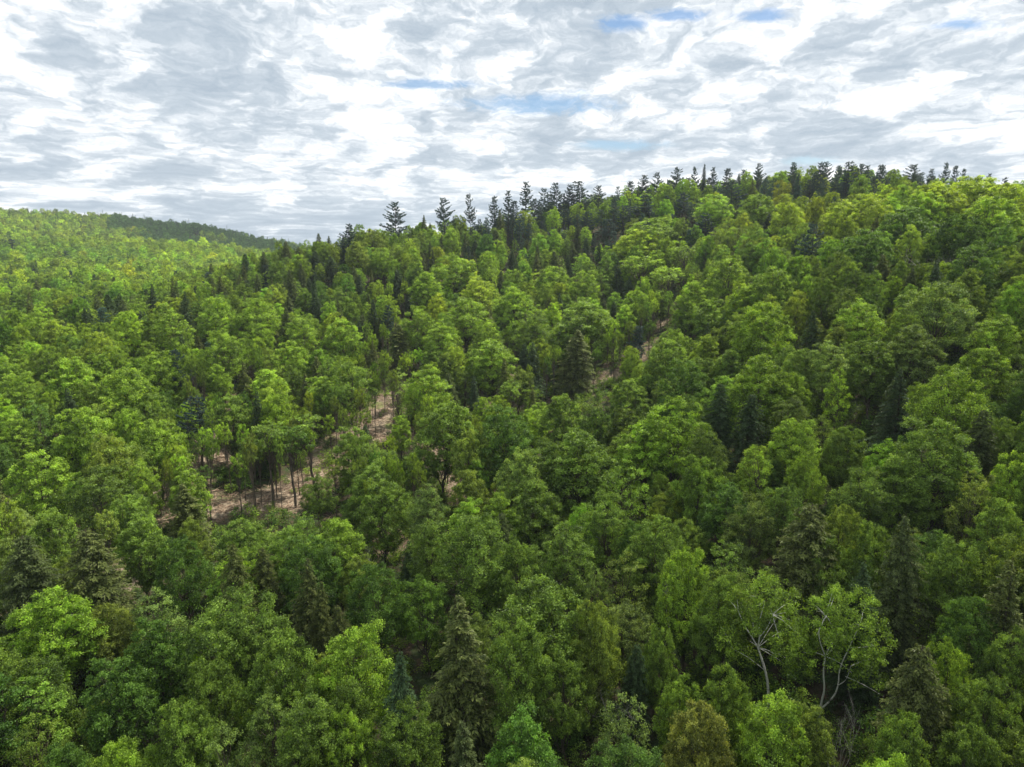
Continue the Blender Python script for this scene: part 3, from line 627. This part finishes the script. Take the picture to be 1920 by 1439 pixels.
for (sp, d0, d1, a0, a1) in ((5.2, 14, 125, -1.5, 1.5), (5.9, 125, 420, -.95, .95), (8.2, 420, 1400, -.80, -0.10)):
    for x, y, d, a in fill(sp, d0, d1, a0, a1, False):
        pole = float(clear_dist(x, y)) < 1.5 and d < 400
        if pole and rng.rand() < 0.45: continue
        wd = rng.uniform(4.4, 8.4); h = float(np.clip(wd*rng.uniform(1.65, 2.3), 9.5, 16.5))*(1.04 if d > 285 else 1.0)
        if d > 420: h = float(np.clip(wd*1.35*rng.uniform(0.85, 1.15), 8, 11.5))*(1.0 if d < 125 else 1.12 if d < 420 else 1.35)
        if pole: wd *= 0.5; h *= 1.05
        if (np.hypot(hx[:, 0]-x, hx[:, 1]-y) < (hx[:, 2]*0.72 + wd*0.30)).any(): continue
        g = float(ground(x, y))
        if hidden(x, y, g + h + 2): continue
        px, py, f = project(x, y, g + h*0.6)
        if d < 400:
            hw = wd/2*1280/f*0.9; top = h*0.4*1280/f; lo = h*(0.0 if pole else 0.55)*1280/f
            if ((np.abs(KEEP[:, 0]-px) < hw) & (KEEP[:, 1] > py-top) & (KEEP[:, 1] < py+lo) & (d < kd)).any(): continue
        hw = wd/2*1280/f*0.85
        if ((np.abs(PROT[:, 0]-px) < hw) & (np.abs(PROT[:, 1]-py) < h*0.42*1280/f) & (d < PROT[:, 2]-1.5)).any(): continue
        pc = CN(x+500, y-300); r = rng.rand()
        right = px > 1300
        ph = (0.13 + 0.24*(pc > 0.60)) if d < 420 else 0.03 + 0.10*(pc > 0.7)
        if d < 110 and right: ph += 0.10
        if 520 < px < 1280 and 470 < py < 720: ph += 0.10
        ridge = d > 290 and 880 < px < 1750 and d < 420
        k = 'g'
        if pole: kind = 'T'; k, tv = colour(x, y, d)
        elif d > 420:
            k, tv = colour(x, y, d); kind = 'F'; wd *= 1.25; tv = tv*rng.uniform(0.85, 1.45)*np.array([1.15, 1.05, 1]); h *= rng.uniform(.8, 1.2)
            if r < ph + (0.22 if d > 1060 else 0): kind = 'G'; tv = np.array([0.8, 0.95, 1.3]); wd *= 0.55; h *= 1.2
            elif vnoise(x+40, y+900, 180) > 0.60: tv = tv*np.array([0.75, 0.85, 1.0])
            if d > 930 and px > 205 and vnoise(x, y, 70) > 0.25: tv = np.array([0.62, 0.8, 1.1])*rng.uniform(.8, 1.15)  # far ridge: darker bluish forest, with some shade painted into the tint
        elif r < ph: kind = 'H'; k = 'hnv'[rng.randint(3)]; tv = np.array(TINT[k])*rng.uniform(0.85, 1.2); wd *= 0.95; h *= rng.uniform(0.9, 1.15)
        elif r < ph + (0.38 if ridge else 0.03) and d > 180: kind = 'P'; k = 'e'; tv = np.array(TINT['e'])*rng.uniform(.85, 1.6)*np.array([1, 1, rng.uniform(.7, 1)]); wd *= rng.uniform(.6, 1.1); h *= rng.uniform(.85, 1.25)
        elif r < ph + 0.035 and d < 160: kind = 'X'; tv = np.ones(3); wd *= 0.7; h *= 0.8
        else:
            kind = 'M' if rng.rand() < 0.86 else 'L'; k, tv = colour(x, y, d)
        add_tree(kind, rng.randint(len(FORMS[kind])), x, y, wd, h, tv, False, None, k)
poles = []
tries = 0
while len(poles) < 150 and tries < 60000:
    tries += 1
    a = rng.uniform(-.5, .28); d = rng.uniform(90, 300); x, y = d*sin(a), d*cos(a)
    if float(clear_dist(x, y)) > 3.0: continue
    if any((x-p[0])**2 + (y-p[1])**2 < 3.0**2 for p in poles) or (np.hypot(hx[:, 0]-x, hx[:, 1]-y) < 1.6).any(): continue
    pw = rng.uniform(1.9, 3.2); ph_ = rng.uniform(11, 15.5)
    px, py, f = project(x, y, float(ground(x, y)) + ph_*0.78)
    if ((np.abs(KEEP[:, 0]-px) < pw*0.5*1280/f) & (np.abs(KEEP[:, 1]-py) < ph_*0.24*1280/f) & (d < kd)).any(): continue
    poles.append((x, y)); k, tv = colour(x, y, d)
    add_tree('T', rng.randint(len(FORMS['T'])), x, y, pw, ph_, tv*0.9, False, None, k)
for t_ in TREES:
    lk = 0.035 if t_['kind'] != 'B' else 0.0
    t_['lx'], t_['ly'] = rng.normal()*lk, rng.normal()*lk
    px, py, f = project(t_['x'], t_['y'], t_['z'] + t_['h']*0.6)
    t_['px'], t_['py'], t_['f'] = float(px), float(py), float(f)
    t_['top'] = float(project(t_['x'], t_['y'], t_['z'] + t_['h'])[1])
    t_['in'] = -t_['w']*300/f < px < 1920 + t_['w']*300/f and t_['top'] < 1439
print('TREES', len(TREES), 'hand', nh, {k: sum(1 for t in TREES if t['kind'] == k) for k in FORMS})

# ------------------------------------------------------------------ trees as things, the rest as stands seen as one mass
NAMES = dict(M='broadleaf_tree', T='tall_bare_stemmed_tree', L='young_broadleaf_tree', H='hemlock_tree', S='spruce_tree', P='pine_tree', X='leafless_tree', B='birch_tree', D='dead_tree')
def make_tree(t_):
    k = t_['kind']; f = FORMS[k][t_['idx']]
    root = bpy.data.objects.new(NAMES[k], None); col.objects.link(root)
    root.empty_display_size = 0.5
    root.location = (t_['x'], t_['y'], t_['z']); root.rotation_euler = (t_['lx'], t_['ly'], t_['rot']); root.scale = (t_['sx'], t_['sx'], t_['sz'])
    tr = bpy.data.objects.new('trunk', f[0]); col.objects.link(tr); tr.parent = root
    if f[1] is not None:
        c = bpy.data.objects.new('crown', f[1]); col.objects.link(c); c.parent = root; c['tint'] = [float(v) for v in t_['tint']]
    root['category'] = 'tree'
    return root
broad = [t for t in TREES if t['kind'] in 'MTL' and t['in']]
broad.sort(key=lambda t: -t['w']*t['h']/t['f']**2*(1.6 if t['hand'] else 1))
chosen = set(id(t) for t in broad[:300])
for kk in 'HSPXBD':
    lst = sorted((t for t in TREES if t['kind'] == kk and (t['in'] or t['hand'])), key=lambda t: -t['w']*t['h']/t['f']**2*(50 if t['hand'] else 1))
    chosen |= set(id(t) for t in lst[:295])
things = [t for t in TREES if id(t) in chosen]; rest = [t for t in TREES if id(t) not in chosen]
for t_ in things: t_['obj'] = make_tree(t_)

LANDMARKS = {   # (x, y) in HAND: (own label, how others refer to it)
 (1462, 1078): ('forked birch with pale grey trunk, the left one of the two pale birches', 'the left pale birch'),
 (1560, 1092): ('birch with two pale stems, the right one of the two pale birches', 'the right pale birch'),
 (1590, 1275): ('thin grey dead tree with bare forked top beside the pale birches', 'the grey dead tree'),
 (862, 1122): ('tall olive hemlock with a pointed top, largest conifer at the bottom centre', 'the tall pointed hemlock'),
 (85, 1112): ('lime green layered broadleaf tree near the lower left edge', 'the lime layered tree'),
 (1300, 1312): ('brownish tree with sparse budding leaves at the bottom edge', 'the brownish budding tree'),
 (1512, 938): ('broad olive brown hemlock standing behind the pale birches', 'the broad olive hemlock'),
 (1220, 792): ('lime green broadleaf tree with forked trunk above a dark gap', 'the fork-trunked lime tree'),
 (1352, 718): ('dark hemlock, the left one of two standing side by side', 'the paired dark hemlocks'),
 (825, 757): ('round green tree on a short dark trunk beside the reddish clearing', 'the round clearing tree'),
 (503, 790): ('green tree on a tall bare stem in the middle of the clearing', 'the bare-stemmed clearing tree'),
 (368, 742): ('dense bluish green pine at the left side of the clearing', 'the dense bluish pine'),
 (335, 655): ('slender tiered bluish pine behind the dense bluish pine', 'the slender tiered pine'),
 (588, 543): ('dark pointed hemlock rising from bright green trees, the left one of a pair', 'the dark hemlock pair'),
 (925, 635): ('tall bright green tree standing behind the clearing', 'the tall bright tree'),
 (1075, 615): ('large brown green hemlock at the foot of the upper clearing', 'the large brown hemlock'),
 (1200, 480): ('slender bright green tree on a bare stem above the upper clearing', 'the slender upper-clearing tree'),
 (1525, 418): ('bluish grey pine standing below the tall narrow spruce', 'the bluish grey pine'),
 (1498, 322): ('very tall narrow spruce breaking the right part of the skyline', 'the tall narrow spruce'),
 (1775, 455): ('wide grey leafless crown on the upper right slope', 'the wide leafless crown'),
 (738, 377): ('dark tiered pine alone on the skyline, left of a similar lone pine', 'the left skyline pine'),
 (835, 370): ('dark bushy pine alone on the skyline, right of a similar lone pine', 'the right skyline pine'),
 (648, 418): ('small dark pine standing lowest on the near skyline', 'the lowest skyline pine'),
 (1765, 795): ('very large rounded green broadleaf tree on the right slope', 'the very large rounded tree'),
 (1545, 303): ('dark bushy pine forming the highest clump on the right skyline', 'the highest skyline clump'),
 (205, 548): ('dark pine standing alone among bright trees on the left slope', 'the lone left-slope pine'),
 (885, 363): ('pale thin spruce poking above the skyline between two groups of pines', 'the pale thin spruce'),
 (1090, 337): ('widest dark pine in the clump on the middle skyline', 'the widest skyline pine'),
 (1845, 765): ('dark hemlock near the right edge behind rounded green trees', 'the right-edge hemlock'),
 (1020, 1082): ('large broad green tree just behind the tall pointed hemlock', 'the large broad green tree'),
 (60, 1345): ('olive brown feathery tree in the bottom left corner', 'the feathery corner tree'),
 (1252, 1038): ('thin grey leafless tree standing in dark shade below a green crown', 'the thin grey snag'),
 (655, 1175): ('bright green broadleaf tree with a wide full crown near the bottom', 'the wide bright tree'),
 (1705, 962): ('tall dark olive hemlock in the shaded right part', 'the tall shaded hemlock'),
 (1270, 313): ('bushy dark pine on the skyline where the ridge levels out', 'the bushy ridge pine'),
 (1775, 303): ('slim dark pine, tallest of the loose row at the far right skyline', 'the slim far-right pine'),
}
HUES = dict(g='mid green', b='bright green', y='yellow green', l='lime green', d='dark green', p='pale green', o='olive green', k='brownish', h='dark olive', n='olive brown', e='bluish green', v='very dark')
KNAMES = dict(M='broadleaf tree', T='bare-stemmed tree', L='young tree', H='hemlock', S='spruce', P='pine', X='grey leafless tree', B='birch', D='dead tree')
GROUPS = dict(M='broadleaf trees of the forest', T='tall bare-stemmed trees in the clearing', L='young thin-crowned trees', H='hemlocks among the broadleaf trees', S='narrow spruces', P='pines on the ridge and slopes', X='leafless trees in the forest', B='pale birches', D='dead trees')
ORD = ['nearest', 'second', 'third', 'fourth', 'fifth', 'sixth', 'seventh', 'eighth', 'ninth', 'tenth', 'eleventh', 'twelfth', 'thirteenth', 'fourteenth', 'fifteenth', 'sixteenth', 'seventeenth', 'eighteenth', 'nineteenth', 'twentieth'] + ['twenty-' + o for o in 'first second third fourth fifth sixth seventh eighth ninth'.split()] + ['thirtieth']
def write_labels():
    lms = []
    for t_ in things:
        l = LANDMARKS.get(t_['src'])
        if l: t_['lm'] = l; lms.append(t_); t_['obj']['label'] = l[0]
        t_['obj']['group'] = GROUPS[t_['kind']]
        t_['iy'] = t_['top'] + 0.35*(t_['py']-t_['top'])
    bins = {}
    for t_ in things:
        if 'lm' in t_: continue
        L_ = min(lms, key=lambda q: (q['px']-t_['px'])**2 + 1.6*(q['iy']-t_['iy'])**2)
        dx, dy = t_['px']-L_['px'], t_['iy']-L_['iy']; ax_, ay_ = abs(dx), abs(dy)*1.25
        h_ = 'left' if dx < 0 else 'right'; v_ = 'behind' if dy < 0 else 'in front'
        dr = h_ + ' of' if ax_ > 2.2*ay_ else (v_ if v_ == 'behind' else 'in front of') if ay_ > 2.2*ax_ else (v_ + ' and ' + h_ + ' of')
        bins.setdefault((id(L_), dr, t_['kind']), []).append((dx*dx+dy*dy, t_['px'], t_, L_))
    for (_, dr, kd_), lst in bins.items():
        lst.sort(key=lambda e: e[:2])
        for i, (_, _, t_, L_) in enumerate(lst):
            hue = HUES[t_['hue']] + ' ' if t_['kind'] not in 'XD' else ''
            rk = '' if len(lst) == 1 else ORD[min(i, 29)] + (' one ' if i else ' ')
            lb = '%s%s, %s%s %s' % (hue, KNAMES[t_['kind']], rk, dr, L_['lm'][1])
            size = 'small ' if t_['w'] < 5.6 else 'wide ' if t_['w'] > 9.5 else ''
            if size and len((size+lb).split()) <= 16: lb = size + lb
            t_['obj']['label'] = lb
write_labels()

def stand(name, items, label, cat):
    """one object: trees instanced on points"""
    keys = sorted(set((t['kind'], t['idx']) for t in items))
    cols = []
    for part in (0, 1):
        c = bpy.data.collections.new(name + ('_stems' if part == 0 else '_crowns'))
        for k in keys:
            me = FORMS[k[0]][k[1]][part]
            if me is None: me = bpy.data.meshes.new('empty_crown')
            c.objects.link(bpy.data.objects.new('form_%s' % name, me))
        cols.append(c)
    me = bpy.data.meshes.new(name); n = len(items)
    me.vertices.add(n); me.vertices.foreach_set('co', np.array([[t['x'], t['y'], t['z']] for t in items], np.float32).ravel())
    def at(nm, typ, arr, fld):
        a = me.attributes.new(nm, typ, 'POINT'); a.data.foreach_set(fld, np.asarray(arr).ravel())
    at('scl', 'FLOAT_VECTOR', np.array([[t['sx'], t['sx'], t['sz']] for t in items], np.float32), 'vector')
    at('rot', 'FLOAT_VECTOR', np.array([[t.get('lx', 0), t.get('ly', 0), t['rot']] for t in items], np.float32), 'vector')
    at('tint', 'FLOAT_VECTOR', np.array([t['tint'] for t in items], np.float32), 'vector')
    at('vi', 'INT', np.array([keys.index((t['kind'], t['idx'])) for t in items], np.int32), 'value')
    o = bpy.data.objects.new(name, me); col.objects.link(o)
    ng = bpy.data.node_groups.new(name, 'GeometryNodeTree')
    ng.interface.new_socket('Geometry', in_out='INPUT', socket_type='NodeSocketGeometry'); ng.interface.new_socket('Geometry', in_out='OUTPUT', socket_type='NodeSocketGeometry')
    N = ng.nodes; L = ng.links
    gi = N.new('NodeGroupInput'); go_ = N.new('NodeGroupOutput'); jn = N.new('GeometryNodeJoinGeometry')
    def na(nm, typ):
        a = N.new('GeometryNodeInputNamedAttribute'); a.data_type = typ; a.inputs[0].default_value = nm; return a.outputs[0]
    for c in cols:
        ci = N.new('GeometryNodeCollectionInfo'); ci.inputs[0].default_value = c; ci.inputs[1].default_value = True; ci.inputs[2].default_value = True
        ip = N.new('GeometryNodeInstanceOnPoints')
        L.new(gi.outputs[0], ip.inputs['Points']); L.new(ci.outputs[0], ip.inputs['Instance']); ip.inputs['Pick Instance'].default_value = True
        L.new(na('vi', 'INT'), ip.inputs['Instance Index']); L.new(na('scl', 'FLOAT_VECTOR'), ip.inputs['Scale'])
        er = N.new('FunctionNodeEulerToRotation'); L.new(na('rot', 'FLOAT_VECTOR'), er.inputs[0]); L.new(er.outputs[0], ip.inputs['Rotation'])
        L.new(ip.outputs[0], jn.inputs[0])
    L.new(jn.outputs[0], go_.inputs[0])
    md = o.modifiers.new('trees', 'NODES'); md.node_group = ng
    tag(o, label, cat, kind='stuff'); return o
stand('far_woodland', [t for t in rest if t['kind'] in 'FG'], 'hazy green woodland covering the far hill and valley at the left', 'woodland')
stand('hillside_woodland', [t for t in rest if t['kind'] not in 'FG'], 'bright green mixed canopy massed over the nearer hill up to its ridge', 'woodland')

# ------------------------------------------------------------------ low growth and cut branches on the ground
FORMS['U'] = [broadleaf(95, 2.2, 1.3, 0.05, 16, per=200, lsize=0.17, far=True), broadleaf(96, 3.0, 1.2, 0.1, 16, per=190, lsize=0.17, far=True, style='tall')]
under = []
for i in range(9000):
    a = rng.uniform(-.72, .72); d = sqrt(rng.uniform(28**2, 260**2)); x, y = d*sin(a), d*cos(a)
    c = float(clear_dist(x, y))
    if c < 1.0 and rng.rand() < 0.82: continue
    s = rng.uniform(0.5, 1.5)
    under.append(dict(kind='U', idx=rng.randint(2), x=x, y=y, z=float(ground(x, y))-0.1, sx=s, sz=s*rng.uniform(.7, 1.2), rot=rng.uniform(0, 6.28), tint=tuple(np.array(TINT['gdbd'[rng.randint(4)]])*rng.uniform(.7, 1.1))))
stand('undergrowth', under, 'low leafy undergrowth on the dark forest floor between trunks', 'undergrowth')
lines = []; n_ = 0
while n_ < 5200:
    a = rng.uniform(-.5, .28); d = rng.uniform(80, 300); x, y = d*sin(a), d*cos(a)
    if float(clear_dist(x, y)) > 1.5: continue
    n_ += 1; L_ = rng.uniform(0.8, 4.0); b = rng.uniform(0, 2*pi); r_ = rng.uniform(0.02, 0.07)
    x2, y2 = x+cos(b)*L_, y+sin(b)*L_; xm, ym = (x+x2)/2 + rng.normal()*0.15*L_, (y+y2)/2 + rng.normal()*0.15*L_
    lines.append((np.array([[x, y, float(ground(x, y))+.05], [xm, ym, float(ground(xm, ym))+rng.uniform(.05, .35)], [x2, y2, float(ground(x2, y2))+rng.uniform(.03, .6)]]), np.array([r_, r_*.8, r_*.4])))
M_slash = bark_mat('cut_branch_wood', (0.20, 0.13, 0.09), (0.42, 0.31, 0.22), 1.2)
Vt, Ft = tubes(lines, 4); so = bpy.data.objects.new('brushwood', new_mesh('brushwood', Vt, [Ft], [M_slash], smooth=True)); col.objects.link(so)
tag(so, 'tan cut branches and twigs strewn over the reddish clearing floor', 'brushwood', kind='stuff')

# ------------------------------------------------------------------ unseen cumulus added overhead to shade part of the forest
def cloud(gx, gy, gz, alt, rx, ry, rot, seed, dens):
    n1, n2 = 96, 40
    a = np.linspace(0, 2*pi, n1, endpoint=False); b = np.linspace(-pi/2, pi/2, n2)
    A, B = np.meshgrid(a, b, indexing='ij'); x, y, z = np.cos(A)*np.cos(B), np.sin(A)*np.cos(B), np.sin(B)
    d = 1 + 0.35*(vnoise(x*40+seed*9, y*40+z*31+50, 17)-0.5) + 0.22*(vnoise(x*40+z*20+seed, y*40+200, 6)-0.5)
    V = np.stack([x*d*rx, y*d*ry, np.where(z > 0, z*d*38, z*d*9)], -1).reshape(-1, 3)
    i = np.arange(n1)[:, None]; j = np.arange(n2-1)[None, :]; i2 = (i+1) % n1
    F = np.stack([i*n2+j, i2*n2+j, i2*n2+j+1, i*n2+j+1], -1).reshape(-1, 4)
    m = bpy.data.materials.new('shade_cloud_vapour'); m.use_nodes = True; t = NT(m.node_tree)
    oc = t.n('ShaderNodeTexCoord').outputs['Object']
    r = t.n('ShaderNodeVectorMath', {0: t.vm('MULTIPLY', oc, (1/rx, 1/ry, 0))}, operation='LENGTH').outputs['Value']
    r = t.m('ADD', r, t.m('MULTIPLY', t.m('SUBTRACT', t.noise(oc, 0.022, 5, 0.6), 0.5), 1.3))
    al = t.m('MULTIPLY', t.m('SUBTRACT', 1.0, t.ss(r, 0.65, 1.0)), dens)
    df = t.n('ShaderNodeBsdfDiffuse', {'Color': (0.9, 0.9, 0.9, 1)}); tl = t.n('ShaderNodeBsdfTranslucent', {'Color': (0.95, 0.95, 0.95, 1)})
    body = t.n('ShaderNodeMixShader', {0: 0.5, 1: df.outputs[0], 2: tl.outputs[0]})
    mx = t.n('ShaderNodeMixShader', {0: al, 1: t.n('ShaderNodeBsdfTransparent').outputs[0], 2: body.outputs[0]})
    t.n('ShaderNodeOutputMaterial', {0: mx.outputs[0]})
    o = bpy.data.objects.new('cloud', new_mesh('cloud', V, [F], [m], smooth=True)); col.objects.link(o)
    o.location = Vector((gx, gy, gz)) + sdir*(alt/sdir.z); o.rotation_euler = (0, 0, rot); tag(o, kind='structure')
cloud(62, 52, 8, 420, 200, 92, R(24), 3, 0.28)
cloud(-430, 1010, 80, 560, 240, 120, R(-12), 8, 0.40)

# ------------------------------------------------------------------ the air between
def haze_box():
    V = np.array([[x, y, z] for z in (-60.0, 175.0) for y in (-600.0, 1750.0) for x in (-1600.0, 1100.0)])
    F = np.array([[0, 2, 3, 1], [4, 5, 7, 6], [0, 1, 5, 4], [2, 6, 7, 3], [0, 4, 6, 2], [1, 3, 7, 5]])
    m = bpy.data.materials.new('air'); m.use_nodes = True; t = NT(m.node_tree)
    v = t.n('ShaderNodeVolumePrincipled', {'Color': (0.80, 0.90, 1.0, 1), 'Density': 0.00011, 'Anisotropy': 0.2})
    o = t.n('ShaderNodeOutputMaterial'); t.t.links.new(v.outputs[0], o.inputs['Volume'])
    ob = bpy.data.objects.new('haze', new_mesh('haze', V, [F], [m])); col.objects.link(ob); tag(ob, kind='stuff')
haze_box()
#@END
